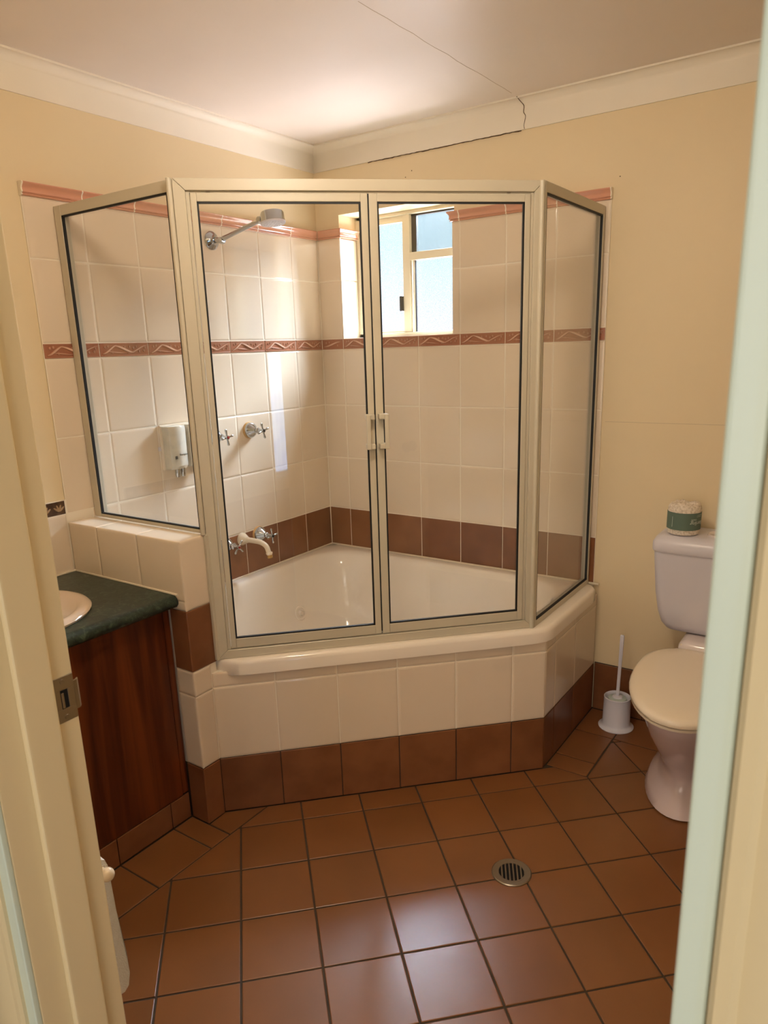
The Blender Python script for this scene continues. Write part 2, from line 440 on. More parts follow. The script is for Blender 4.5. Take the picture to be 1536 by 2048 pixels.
wall_left = tag(slab('wall_left', (-.14, YF - .13, 0), (-.007, .2, 2.4), 'wall'), 'cream painted wall with beige tiles and a terracotta relief band', kind='structure')
wb = nb()
WX0, WX1, WZ0, WZ1 = .127, .687, 1.517, 2.035
box(wb, (-.14, .007, 0), (WX0 - .006, .2, 2.4)); box(wb, (WX1 + .006, .007, 0), (XR + .12, .2, 2.4))
box(wb, (WX0 - .006, .007, 0), (WX1 + .006, .2, WZ0 - .005)); box(wb, (WX0 - .006, .007, WZ1), (WX1 + .006, .2, 2.4))
wall_back = tag(link('wall_back', wb, M['wall']), 'cream painted wall with the window, tiled in the shower corner', kind='structure')
wall_right = tag(slab('wall_right', (XR, YF - .13, 0), (XR + .12, .2, 2.4), 'wall'), kind='structure')
DX0, DX1, DZ, YH = 1.348, 2.146, 2.06, -2.36
wf = nb(); box(wf, (-.14, YH, 0), (DX0, YF, 2.4)); box(wf, (DX1, YH, 0), (XR + .12, YF, 2.4)); box(wf, (DX0, YH, DZ), (DX1, YF, 2.4))
wall_front = tag(link('wall_front', wf, M['wall']), kind='structure')
ceiling = tag(slab('ceiling', (-.14, YF - .13, HC), (XR + .12, .2, HC + .1), 'ceil'), 'off-white plaster ceiling with a hairline sheet joint', kind='structure')

# fine joint line in the ceiling and the cracked plaster along the cornice
def strip(name, pts, wd, th, up, mk, parent):
    # a thin crooked ridge along pts, wd wide, th proud along up
    bm = nb(); up = Vector(up); P = [Vector(p) for p in pts]; rings = []
    for i, p in enumerate(P):
        t = (P[min(i + 1, len(P) - 1)] - P[max(i - 1, 0)]).normalized(); s = t.cross(up).normalized() * (wd[i] if isinstance(wd, list) else wd) / 2
        rings.append([p - s - up * .002, p - s * .6 + up * th, p + s * .6 + up * th, p + s - up * .002])
    loft(bm, rings); return link(name, bm, M[mk], parent)
rnd = random.Random(3)
strip('joint_line', [(.975 + rnd.uniform(-.003, .003) - .012 * t, -.085 - t * .9, HC) for t in [k / 14 for k in range(15)]], .0022, .0004, (0, 0, -1), 'seam', ceiling)

# cornices: a shallow cove of about 100 mm
CB = 2.218; CP = .05
prof = [(0, CB - HC), (.006, CB - HC), (.007, CB - HC + .006)] + [(.007 + (CP - .013) * (1 - math.cos(t * PI / 2)), (CB - HC + .006) * (1 - math.sin(t * PI / 2)) - .006 * math.sin(t * PI / 2)) for t in [k / 10 for k in range(1, 11)]] + [(CP, -.006), (CP, 0), (0, 0)]
def cornice(name, axis):
    bm = nb(); rings = []
    for e in (0, 1):
        rg = []
        for p, z in prof:
            if axis == 'L': rg.append((-.007 + p, (-p + .007) if e else YF + p, HC + z))
            if axis == 'B': rg.append(((p - .007) if not e else XR - p, .007 - p, HC + z))
            if axis == 'R': rg.append((XR - p, (.007 - p) if e else YF + p, HC + z))
            if axis == 'F': rg.append(((p - .007) if not e else XR - p, YF + p, HC + z))
        rings.append(rg)
    loft(bm, rings); return tag(link(name, bm, M['cornice'], smooth=50), kind='structure')
tr = [cornice('trim_1', 'L'), cornice('trim_2', 'B'), cornice('trim_3', 'R'), cornice('trim_4', 'F')]
tag(tr[0], 'white plaster cornice along the left wall'); tag(tr[1], 'white plaster cornice with a jagged crack, along the window wall')
pts = []; xx = .29
while xx < .975: pts.append((xx, .0035, 2.2165 + rnd.uniform(-.0012, .0012))); xx += .012
strip('crack', pts, [rnd.uniform(.0008, .0030) for _ in pts], .0035, (0, -1, 0), 'crack', wall_back)
cz = [(.975, -.045, 2.3155), (.982, -.030, 2.303), (.990, -.0145, 2.290), (.986, -.008, 2.272), (.992, -.0035, 2.26), (.989, -.0012, 2.246), (.985, .0005, 2.232), (.987, .0005, 2.219)]
strip('crack', [Vector(p) + Vector((0, -.0009, 0)) for p in curve(cz, 3)], .0020, .0008, (0, -1, -.3), 'crack', tr[1])
for p in ((1.34, .0068, 2.012), (.47, .0068, 2.135), (.50, .0068, 2.155), (.30, .0068, 2.11)):
    link('nail_hole', lathe(nb(), [(.0022, 0), (.0018, .0006), (.0006, .001)], p, (0, -1, 0), n=8), M['crack'], wall_back)
strip('joint_line', [(1.33 + k * .09, .0068, 1.177 + rnd.uniform(-.0006, .0006)) for k in range(14)], .0016, .0003, (0, -1, 0), 'seam', wall_back)

# ------------------------------------------------------------------ floor
floor = tag(slab('floor', (-.14, YF - .13, -.08), (XR + .12, .2, -.0025), 'grout_d'), 'floor of terracotta tiles laid diagonally with dark grout', kind='structure')
def floor_tile(poly, z=0.0):
    p = inset(clean(poly), .0028)
    if len(p) < 3 or abs(parea(p)) < .00005: return
    cx_ = sum(q[0] for q in p) / len(p); cy_ = sum(q[1] for q in p) / len(p)
    p = [(q[0] - cx_, q[1] - cy_) for q in p]
    bm = nb(); prism(bm, p, -.008, 0, .0016)
    o = link('floor_tile', bm, M['floor'], floor, Matrix.Translation((cx_, cy_, z + rnd.uniform(-.0003, .0003))) @ Matrix.Rotation(rnd.gauss(0, .0016), 4, 'X') @ Matrix.Rotation(rnd.gauss(0, .0016), 4, 'Y'))
    return o
def gp(i, j):
    c, s = math.cos(GA), math.sin(GA); return (GX + TF * (i * c + j * s), GY + TF * (i * s - j * c))
XB, YB, XT, YT = .645, -.201, 1.485, -.497
for i in range(-8, 16):
    for j in range(-8, 12):
        q = [gp(i, j), gp(i, j + 1), gp(i + 1, j + 1), gp(i + 1, j)]
        if parea(q) < 0: q = q[::-1]
        q = clip(q, (1, 0), XB)
        if i < 6: q = clip(q, (1, -1), 1.862) if q else q
        q = clip(q, (-1, 0), -XR) if q else q; q = clip(q, (0, 1), YF - .02) if q else q
        if not q: continue
        if i < 6: q = clip(q, (0, -1), -YT)
        else: q = clip(clip(q, (1, 0), XT), (0, -1), -YB) if q else q
        if len(q) >= 3: floor_tile(q)
def rect(x0, y0, x1, y1): return [(x0, y0), (x1, y0), (x1, y1), (x0, y1)]
ys = [-1.39, -1.468, -1.669, -1.87, -2.07, -2.26]
for a, b in zip(ys[:-1], ys[1:]): floor_tile(rect(.47, b, XB, a))
floor_tile([(.55, -1.39), (XB, -1.39), (XB, -1.217), (.546, -1.317)])
for a, b in ((-.497, -.403), (-.403, -.201), (-.201, 0)): floor_tile(rect(1.335, a, XT, b))
for k in range(6): floor_tile(rect(XT + k * .2, YB, min(XT + (k + 1) * .2, XR), 0))
# floor of the doorway and bedroom
bed_floor = tag(slab('floor_bedroom', (-1.5, -5.02, -.08), (6.2, YH - .0, -.001), 'carpet'), kind='structure')

# ------------------------------------------------------------------ wall tiles of the shower corner
L0, T = .1857, .2
colsL = [0] + [L0 + k * T for k in range(6)] + [1.386]
colsL = [0, .1857, .3857, .5857, .7857, .9857, 1.1857, 1.386]
rows = [(1.7665, 1.9415, 'beige'), (1.5166, 1.7665, 'beige'), (1.4695, 1.5166, 'relief'), (1.2195, 1.4695, 'beige'), (.9735, 1.2195, 'beige')]
rows_low = [(.728, .9735, 'beige'), (.536, .728, 'brown')]
# left wall: plane x = 0, ux runs toward the camera (-y), outward +x ; uz x ux = (1,0,0)x(0,-1,0) = (0,0,-1) -> use +y as ux
def left_grid(cols, rws, parent=wall_left):
    c = sorted(-x for x in cols); grid(parent, (0, 0, 0), (0, 1, 0), (1, 0, 0), c, rws)
left_grid(colsL, rows); left_grid([c for c in colsL if c < 1.2] + [1.29], rows_low)
slab('grout', (-.0065, -1.386, .5), (-.0016, .006, 1.945), 'grout_l', wall_left)
for a, b in zip(colsL[:-1], colsL[1:]): dado(wall_left, (0, 0, 1.9415), (0, -1, 0), (1, 0, 0), a, b, 1 if a == 0 else 0)
# splashback behind the vanity
sp = [1.39, 1.587, 1.787, 1.987, 2.187]
left_grid(sp, [(.775, .9735, 'beige')])
for a, b in zip(sp[:-1], sp[1:]):
    put_tile(wall_left, (0, 0, 0), (0, 1, 0), (1, 0, 0), -b, -a, .9735, 1.020, 'deco', 'border_tile')
    for q in range(4):
        bm = nb(); yc = -a - .024 - q * .048
        for ang in (-50, -18, 18, 50):
            t = bmesh.new(); bmesh.ops.create_uvsphere(t, u_segments=6, v_segments=4, radius=1)
            mw = Matrix.Translation((.0005, yc, .985)) @ Matrix.Rotation(math.radians(ang), 4, 'X') @ Matrix.Translation((0, 0, .013)) @ Matrix.Diagonal((.0016, .0035, .012, 1))
            merge(bm, t, mw)
        link('leaf_motif', bm, M['deco_motif'], wall_left, smooth=60)
slab('grout', (-.0065, -2.2, .77), (-.0016, -1.386, 1.0215), 'grout_l', wall_left)

# back wall: plane y = 0, ux = +x, outward -y
colsB = [0, .1215, .3215, .5215, .7215, .9215, 1.1215, 1.317]
def back_grid(cols, rws): grid(wall_back, (0, 0, 0), (1, 0, 0), (0, -1, 0), cols, rws)
up_rows = rows[:2]
back_grid([0, .127], up_rows); back_grid([.687, .7215, .9215, 1.1215, 1.317], up_rows)
back_grid(colsB, rows[2:] + rows_low)
slab('grout', (-.006, .0016, .5), (1.317, .0065, 1.5166), 'grout_l', wall_back)
slab('grout', (-.006, .0016, 1.5166), (.127, .0065, 1.945), 'grout_l', wall_back)
slab('grout', (.687, .0016, 1.5166), (1.317, .0065, 1.945), 'grout_l', wall_back)
dado(wall_back, (0, 0, 1.9415), (1, 0, 0), (0, -1, 0), 0, .127, 1, 1)
cb = [.687, .7215, .9215, 1.1215, 1.317]
for a, b in zip(cb[:-1], cb[1:]): dado(wall_back, (0, 0, 1.9415), (1, 0, 0), (0, -1, 0), a, b, -1 if a == .687 else 0, 0)
# window reveals, tiled: left reveal faces +x (ux = +y), right reveal faces -x
for (z0, z1) in ((1.7665, 1.9415), (1.5166, 1.7665)):
    put_tile(wall_back, (.127, 0, 0), (0, 1, 0), (1, 0, 0), 0, .125, z0, z1, 'beige')
    put_tile(wall_back, (.687, 0, 0), (0, -1, 0), (-1, 0, 0), -.125, 0, z0, z1, 'beige')
dado(wall_back, (.127, 0, 1.9415), (0, 1, 0), (1, 0, 0), 0, .125, -1, 0)
dado(wall_back, (.687, 0, 1.9415), (0, 1, 0), (-1, 0, 0), 0, .125, -1, 0)
for a, b in ((.127, .3215), (.3215, .5215), (.5215, .687)):
    put_tile(wall_back, (0, 0, WZ0), (1, 0, 0), (0, 0, 1), a, b, 0, .125, 'beige')
# skirting along the back wall beyond the bath
slab('grout', (1.337, .0016, 0), (XR, .0065, .2055), 'grout_d', wall_back)
bb = root('baseboard_back', (1.337, 0, 0), 'brown tile skirting along the wall behind the toilet', kind='structure')
for k in range(7):
    put_tile(bb, (0, 0, 0), (1, 0, 0), (0, -1, 0), k * .2, min((k + 1) * .2, XR - 1.337), 0, .205, 'brown')
br = root('baseboard_right', (XR, 0, 0), kind='structure')
for k in range(11): put_tile(br, (0, 0, 0), (0, -1, 0), (-1, 0, 0), k * .2, (k + 1) * .2, -.205, 0, 'brown') if False else put_tile(br, (-.007, 0, 0), (0, -1, 0), (-1, 0, 0), k * .2, (k + 1) * .2, 0, .205, 'brown')

# ------------------------------------------------------------------ window
win = root('window_1', (.407, .14, 1.517), 'small aluminium window with obscured glass above the bath', kind='structure')
def wbar(name, lo, hi, mk='frame_w', parent=win, bev=.002):
    o = slab(name, Vector(lo) - Vector(win.location), Vector(hi) - Vector(win.location), mk, parent, bev); return o
YW = .138
fr = nb()
def fb(lo, hi): box(fr, Vector(lo) - Vector(win.location), Vector(hi) - Vector(win.location), .002)
fb((WX0 - .005, YW - .012, WZ0 - .004), (WX0 + .024, YW + .055, WZ1)); fb((WX1 - .024, YW - .012, WZ0 - .004), (WX1 + .005, YW + .055, WZ1))
fb((WX0, YW - .012, WZ0 - .004), (WX1, YW + .055, WZ0 + .018)); fb((WX0, YW - .012, WZ1 - .014), (WX1, YW + .055, WZ1))
link('window_frame', fr, M['frame_w'], win)
wbar('mullion', (.366, YW - .002, WZ0 + .016), (.402, YW + .03, WZ1 - .012))
wbar('transom', (.400, YW - .002, 1.834), (WX1 - .02, YW + .03, 1.867))
# sliding sash on the left with its own rails
sash = link('sash', box(box(box(nb(), Vector((WX0 + .02, YW + .002, WZ0 + .016)) - win.location, Vector((WX0 + .034, YW + .024, WZ1 - .014)) - win.location, .0015),
      Vector((WX0 + .02, YW + .002, WZ1 - .040)) - win.location, Vector((.370, YW + .024, WZ1 - .012)) - win.location, .0015),
      Vector((WX0 + .02, YW + .002, WZ0 + .014)) - win.location, Vector((.370, YW + .024, WZ0 + .026)) - win.location, .0015), M['frame_w'], win)
wbar('glass_pane', (WX0 + .030, YW + .010, WZ0 + .024), (.372, YW + .014, WZ1 - .036), 'obscure_plain' if False else 'obscure', bev=0)
wbar('glass_pane', (.398, YW + .016, WZ0 + .016), (WX1 - .02, YW + .020, 1.838), 'obscure', bev=0)
wbar('glass_pane', (.398, YW + .034, 1.862), (WX1 - .02, YW + .038, WZ1 - .012), 'obscure_plain', bev=0)
for x0, x1, z0, z1 in ((.403, .409, WZ0 + .016, 1.836), (.414, .420, WZ0 + .016, 1.836)):
    wbar('glazing_strip', (x0, YW + .004, z0), (x1, YW + .018, z1), 'frame_w', bev=.001)
wbar('glazing_seal', (.422, YW + .008, WZ0 + .018), (.4255, YW + .0165, 1.836), 'black', bev=0)
wbar('shaded_frame_side', (.402, YW + .016, 1.866), (.427, YW + .030, WZ1 - .014), 'black', bev=.001)  # black strip standing for the shadowed frame side seen through the mesh
wbar('screen_rail', (.402, YW + .014, WZ1 - .020), (WX1 - .02, YW + .030, WZ1 - .012), 'black', bev=.001)
# fly screen: a real mesh of fine wires
bm = nb(); x = .43
while x < WX1 - .022: box(bm, Vector((x, YW + .0215, 1.866)) - win.location, Vector((x + .00032, YW + .022, WZ1 - .014)) - win.location); x += .0022
z = 1.868
while z < WZ1 - .016: box(bm, Vector((.425, YW + .0215, z)) - win.location, Vector((WX1 - .02, YW + .022, z + .00032)) - win.location); z += .0022
tag(link('fly_screen', bm, M['black'], win), kind='stuff')
wbar('latch', (.350, YW - .014, 1.625), (.367, YW + .004, 1.690), 'black', bev=.005)

# ------------------------------------------------------------------ low tiled wall between vanity and bath
lw = tag(slab('wall_low', (0, -1.3855, .2), (.5455, -1.2925, .9405), 'grout_l'), 'low wall of beige tiles with a brown band, between vanity and bath', kind='structure')
slab('grout_base', (0, -1.3855, 0), (.5455, -1.2925, .2), 'grout_d', lw)
PX, PY0, PY1, PZ = .55, -1.390, -1.288, .945
band = [(0, .2, 'brown'), (.2, .45, 'beige'), (.45, .533, 'beige'), (.533, .730, 'brown'), (.730, PZ, 'beige')]
grid(lw, (PX, 0, 0), (0, 1, 0), (1, 0, 0), [PY0, PY1], band[3:]); grid(lw, (PX, 0, 0), (0, 1, 0), (1, 0, 0), [PY0, -1.318], band[:3])
grid(lw, (0, PY0, 0), (1, 0, 0), (0, -1, 0), [.472, PX], band[:4])
grid(lw, (0, PY0, 0), (1, 0, 0), (0, -1, 0), [0, .151, .351, PX], [(.76, PZ, 'beige')])
put_tile(lw, (0, PY0, 0), (1, 0, 0), (0, -1, 0), .472, PX, .730, .76, 'beige')
for a, b in ((0, .151), (.151, .351), (.351, PX)):
    put_tile(lw, (0, 0, PZ), (1, 0, 0), (0, 0, 1), a, b, PY0, PY1, 'beige')
grid(lw, (0, PY1, 0), (-1, 0, 0), (0, 1, 0), [-PX, -.351, -.151, 0], [(.536, .730, 'brown'), (.730, PZ, 'beige')])

# ------------------------------------------------------------------ tiled bath surround
ap = root('wall_bath_front', (.546, -1.317, 0), 'tiled bath front, beige above brown tiles, angled across the corner', kind='structure')
bm = nb(); prism(bm, [(0, 0), (.789, .792), (.789, 1.31), (.75, 1.31), (.75, .81), (-.03, .03)], 0, .50)
bm2 = nb()
core = [(.5403, -1.3147), (1.3307, -.5243), (1.3307, -.002), (1.29, -.002), (1.29, -.507), (.5175, -1.28), (.5175, -1.293)]
bm.free(); bm = nb(); prism(bm, [(x - .546, y + 1.317) for x, y in [(.5475, -1.3128), (1.3328, -.5262), (1.3328, -.001), (1.29, -.001), (1.29, -.509), (.53, -1.27)]], .2, .5)
link('core', bm, M['grout_l'], ap)
bm = nb(); prism(bm, [(x - .546, y + 1.317) for x, y in [(.5475, -1.3128), (1.3328, -.5262), (1.3328, -.001), (1.29, -.001), (1.29, -.509), (.53, -1.27)]], .001, .2)
link('core', bm, M['grout_d'], ap)
LA = math.hypot(1.335 - .546, -.525 + 1.317)
sA = [0, .1961, .3961, .5961, .7961, .9961, LA]
rA = [(0, .199, 'brown'), (.199, .4505, 'beige'), (.4505, .502, 'beige')]
grid(ap, (0, 0, 0), (R2, R2, 0), (R2, -R2, 0), sA, rA)
grid(ap, (.789, .792, 0), (0, 1, 0), (1, 0, 0), [0, .09, .29, .525], rA)

# ------------------------------------------------------------------ corner bath
bath = root('corner_bath', (.6, -.6, .5), 'cream acrylic corner spa bath set in a tiled surround', 'bath')
def ray_hp(hps, cen, ang):
    d = (math.cos(ang), math.sin(ang)); t = 9
    for n, c in hps:   # n.p <= c
        q = n[0] * d[0] + n[1] * d[1]
        if q > 1e-9: t = min(t, (c - n[0] * cen[0] - n[1] * cen[1]) / q)
    return t
CEN = (.62, -.62); NB = 160
def ring(dw, dl, dd, dr, smooth, z, cen=CEN):
    hps = [((-1, 0), -.001 - dw), ((0, 1), -.001 - dw), ((0, -1), 1.286 - dl), ((1, 0), 1.347 - dr), ((R2, -R2), 1.885 * R2 - dd)]
    rs = [ray_hp(hps, cen, 2 * PI * k / NB) for k in range(NB)]
    P = [(cen[0] + rs[k] * math.cos(2 * PI * k / NB), cen[1] + rs[k] * math.sin(2 * PI * k / NB)) for k in range(NB)]
    for _ in range(smooth):
        P = [((P[k - 1][0] + 2 * P[k][0] + P[(k + 1) % NB][0]) / 4, (P[k - 1][1] + 2 * P[k][1] + P[(k + 1) % NB][1]) / 4) for k in range(NB)]
    return [(x - bath.location.x, y - bath.location.y, z - bath.location.z) for x, y in P]
rings = [ring(0, 0, .012, .012, 1, .486), ring(0, 0, 0, 0, 2, .490), ring(0, 0, 0, 0, 2, .524), ring(0, 0, .003, .003, 2, .533), ring(0, 0, .009, .009, 2, .5385),
         ring(.004, .004, .016, .016, 2, .540), ring(.040, .040, .078, .085, 20, .540), ring(.050, .050, .088, .095, 26, .536),
         ring(.060, .060, .098, .104, 30, .522), ring(.072, .072, .108, .115, 40, .47), ring(.095, .095, .128, .140, 60, .33), ring(.135, .135, .17, .18, 90, .17),
         ring(.20, .20, .22, .24, 130, .115), ring(.33, .33, .34, .35, 160, .100), ring(.5, .5, .5, .5, 160, .098)]
bm = nb(); loft(bm, rings, cap0=False); 
bmesh.ops.recalc_face_normals(bm, faces=bm.faces)
link('bath_shell', bm, M['acrylic'], bath, smooth=60)
h = Vector((-.4966, .2150, -.1853)); n = Vector((.958, -.081, .274))      # on the bath's left side
jet = link('jet', lathe(nb(), [(.032, -.004), (.034, .002), (.031, .006), (.022, .0065), (.020, .003), (.013, .003), (.012, .014), (.009, .016), (.008, .010), (.002, .010)], h, n, 24), M['acrylic'], bath, smooth=40)
tag(jet, 'round cream jet nozzle in the bath side')
# bead of sealant where the bath meets the walls
bm = nb(); tube(bm, [Vector((.004, -1.28, .541)) - bath.location, Vector((.004, -.004, .541)) - bath.location, Vector((1.34, -.004, .541)) - bath.location], .005, 8)
link('sealant', bm, M['putty'], bath)

# ------------------------------------------------------------------ shower screen
scr = root('shower_screen', (.93, -.92, .54), 'cream framed glass shower screen standing on the bath and low wall', 'shower screen')
def panel(o, ux, uz, parent=scr, rel=None):
    rel = Vector(rel) if rel is not None else Vector(scr.location)
    # local axes: x along, y up, z out
    return basis(Vector(o) - rel, ux, uz)
A0 = Vector((.543, -1.307, 0)); DIR = Vector((R2, R2, 0)); NRM = Vector((R2, -R2, 0))
ZB, ZT = .5405, 1.922
def pc(name, mw, lo, hi, mk='frame', parent=scr, bev=.0025):
    return link(name, box(nb(), lo, hi, bev, 2), M[mk], parent, mw)
D = panel(A0, DIR, NRM)
JL0, JL1, JR0, JR1 = .020, .052, 1.037, 1.068
def mitred(name, mw, poly, z0, z1, parent=scr):
    bm = nb(); prism(bm, poly, z0, z1); bmesh.ops.bevel(bm, geom=bm.edges[:], offset=.0012, segments=1, affect='EDGES')
    return link(name, bm, M['frame'], parent, mw)
g = .0006
mitred('jamb', D, [(JL0, ZB), (JL1, ZB + .028), (JL1, ZT - .030 - g), (JL0, ZT - g)], -.032, 0)
mitred('jamb', D, [(JR0, ZB + .028), (JR1, ZB), (JR1, ZT - g), (JR0, ZT - .030 - g)], -.032, 0)
mitred('head_rail', D, [(JL0 + g, ZT), (JL1 + g, ZT - .030), (JR0 - g, ZT - .030), (JR1 - g, ZT)], -.032, 0)
mitred('sill_rail', D, [(JL0 + g, ZB), (JR1 - g, ZB), (JR0 - g, ZB + .028), (JL1 + g, ZB + .028)], -.032, 0)
# stepped inner bead of the frame
for lo, hi in (((JL1, ZB + .028, -.030), (JL1 + .010, ZT - .030, -.008)), ((JR0 - .009, ZB + .028, -.030), (JR0, ZT - .030, -.008))):
    pc('frame_bead', D, lo, hi, bev=.0015)
pc('frame_bead', D, (JL1, ZT - .0355, -.030), (JR0, ZT - .030, -.010), bev=.001)
def ring_frame(mw, x0, x1, y0, y1, wl, wr, wt, wbm, z0, z1, parent):
    for nm, lo, hi in (('stile', (x0, y0, z0), (x0 + wl, y1, z1)), ('stile', (x1 - wr, y0, z0), (x1, y1, z1)),
                       ('rail', (x0 + wl, y1 - wt, z0), (x1 - wr, y1, z1)), ('rail', (x0 + wl, y0, z0), (x1 - wr, y0 + wbm, z1))):
        link(nm, box(nb(), lo, hi, .002, 2), M['frame'], parent, mw)
    a0, a1, b0, b1 = x0 + wl, x1 - wr, y0 + wbm, y1 - wt; sw = .0045
    zs = (z1 - .010, z1 - .0015)
    bm = nb()
    box(bm, (a0, b0, zs[0]), (a0 + sw, b1, zs[1])); box(bm, (a1 - sw, b0, zs[0]), (a1, b1, zs[1]))
    box(bm, (a0, b1 - sw, zs[0]), (a1, b1, zs[1])); box(bm, (a0, b0, zs[0]), (a1, b0 + sw, zs[1]))
    link('seal', bm, M['rubber'], parent, mw)
    gm = (z0 + z1) / 2
    link('glass_pane', box(nb(), (a0 - .004, b0 - .004, gm - .002), (a1 + .004, b1 + .004, gm + .002)), M['glass'], parent, mw)
def leaf(name, x0, x1, wl, wr, hx, foot, label):
    d = root(name, (0, 0, 0)); d.parent = scr; d['label'] = label
    o = A0 + DIR * (x0 if hx > (x0 + x1) / 2 else x1) + Vector((0, 0, .572)) - Vector(scr.location)
    d.location = o
    mw = Matrix.Translation(-o) @ D
    ring_frame(mw, x0, x1, .572, 1.8865, wl, wr, .0215, .031, -.026, -.004, d)
    # D handle: upright grip on two feet
    bm = nb(); box(bm, (hx - .0065, 1.176, .020), (hx + .0065, 1.280, .029), .003, 3)
    for z0 in (1.176, 1.264): box(bm, (min(hx - .0065, foot - .008), z0, -.005), (max(hx + .0065, foot + .008), z0 + .016, .024), .003, 3)
    hb = link('handle', bm, M['frame'], d, mw); hb['label'] = 'cream D-shaped pull handle'
    return d
leaf('screen_door', .064, .5455, .016, .0195, .522, .534, 'left glass door leaf with a black seal round the pane')
leaf('screen_door', .5495, 1.027, .0235, .0175, .577, .563, 'right glass door leaf with a black seal round the pane')
pc('meeting_seal', D, (.5457, .58, -.022), (.5493, 1.885, -.006), 'rubber', bev=0)
pc('pivot', D, (.105, 1.884, -.018), (.118, 1.8925, -.010), 'steel', bev=.001); pc('pivot', D, (.955, 1.884, -.018), (.968, 1.8925, -.010), 'steel', bev=.001)
pc('drip_rail', D, (JL1 + .004, ZB + .027, -.026), (JR0 - .002, .5705, -.012), bev=.001)
rel0 = lambda x, y, z: Vector((x, y, z)) - Vector(scr.location)
# corner posts (the 135 degree joiners)
for base, z0 in ((Vector((.5500, -1.2975, 0)), .9465), (Vector((1.2925, -.5575, 0)), ZB)):
    bm = nb(); lathe(bm, [(.0075, 0), (.0075, ZT - .0005 - z0)], base + Vector((0, 0, z0)) - Vector(scr.location), (0, 0, 1), 20)
    link('corner_post', bm, M['frame'], scr, smooth=30)
link('wall_channel', box(nb(), rel0(.5506, -1.2995, ZB), rel0(.5615, -1.2875, .9458), .001, 1), M['frame'], scr)
# fixed side panels
Lm = panel((0, -1.288, 0), (1, 0, 0), (0, -1, 0)); Rm = panel((1.300, -.553, 0), (0, 1, 0), (1, 0, 0))
for nm, mw, x0, x1, y0, wl, wr, wb_, label in (('side_panel', Lm, .004, .549, .9465, .034, .022, .011, 'fixed glass side panel on the low wall'),
                                               ('side_panel', Rm, .002, .545, ZB, .013, .018, .020, 'fixed glass side panel nearer the toilet')):
    d = root(nm); d.parent = scr; d.location = mw.translation + Vector((0, 0, y0)); d['label'] = label
    m2 = Matrix.Translation(-d.location) @ mw
    ring_frame(m2, x0, x1, y0, ZT, wl, wr, .030, wb_, -.028, 0, d)

# ------------------------------------------------------------------ shower fittings on the left wall
def cross_tap(name, y, z, label, dotk, rot=0, seal=False, group=None):
    t = root(name, (0, y, z), label, 'tap', group)
    if seal: link('backing_ring', lathe(nb(), [(.034, .0), (.034, .009), (.028, .010)], (0, 0, 0), (1, 0, 0), 28), M['tapseal'], t, smooth=40)
    z0 = .009 if seal else 0
    link('flange', lathe(nb(), [(.032, z0), (.0325, z0 + .004), (.030, z0 + .011), (.024, z0 + .020), (.015, z0 + .030), (.011, z0 + .036)], (0, 0, 0), (1, 0, 0), 28), M['chrome'], t, smooth=40)
    link('spindle', lathe(nb(), [(.010, z0 + .034), (.012, z0 + .040), (.0125, z0 + .046), (.009, z0 + .050), (.007, z0 + .060), (.0075, z0 + .072)], (0, 0, 0), (1, 0, 0), 20), M['chrome'], t, smooth=40)
    bm = nb(); X = z0 + .074
    lathe(bm, [(.008, X - .006), (.0095, X), (.008, X + .006)], (0, 0, 0), (1, 0, 0), 16)
    for k in range(4):
        a = rot + k * PI / 2; dv = Vector((0, math.cos(a), math.sin(a)))
        tube(bm, [Vector((X, 0, 0)) + dv * s for s in (.004, .012, .022, .029, .033)], [.0035, .0033, .0042, .0052, .0028], 10)
    link('cross_handle', bm, M['chrome'], t, smooth=50)
    link('button', lathe(nb(), [(.0055, X + .005), (.0055, X + .008), (.003, X + .009)], (0, 0, 0), (1, 0, 0), 14), M[dotk], t, smooth=50)['label'] = ('red' if dotk == 'red' else 'dark') + ' centre button'
    return t
cross_tap('shower_tap', -.715, 1.150, 'chrome cross-head tap with red button at dispenser height, beside the screen frame', 'red', .15)
cross_tap('shower_tap', -.520, 1.156, 'chrome cross-head tap with dark button and tan backing ring, under the shower head', 'black', .25, True)
cross_tap('bath_tap', -.705, .700, 'chrome cross-head tap with red button on the brown tiles, left of the spout', 'red', .8)
cross_tap('bath_tap', -.512, .705, 'chrome cross-head tap with dark button on the brown tiles, right of the spout', 'black', .1, True)

spt = root('bath_spout', (0, -.610, .705), 'cream curved bath spout with brass tip over the bath', 'spout')
link('flange', lathe(nb(), [(.028, 0), (.028, .004), (.023, .014), (.016, .028), (.013, .036)], (0, 0, 0), (1, 0, 0), 28), M['spout'], spt, smooth=40)
cp = curve([(.030, 0, 0), (.070, .003, -.001), (.105, .005, -.004), (.132, .007, -.018), (.143, .008, -.044)], 6)
link('pipe', tube(nb(), cp, [.0115 - .001 * k / len(cp) for k in range(len(cp))], 18), M['spout'], spt, smooth=50)
bm = nb(); lathe(bm, [(.0135, 0), (.0145, .004), (.0125, .010), (.0115, .012)], (.1445, .008, -.042), (.15, .01, -1), 20)
link('collar', bm, M['spout'], spt, smooth=40)
link('aerator', lathe(nb(), [(.0118, 0), (.0118, .009), (.010, .013)], (.1463, .008, -.053), (.15, .01, -1), 20), M['brass'], spt, smooth=40)

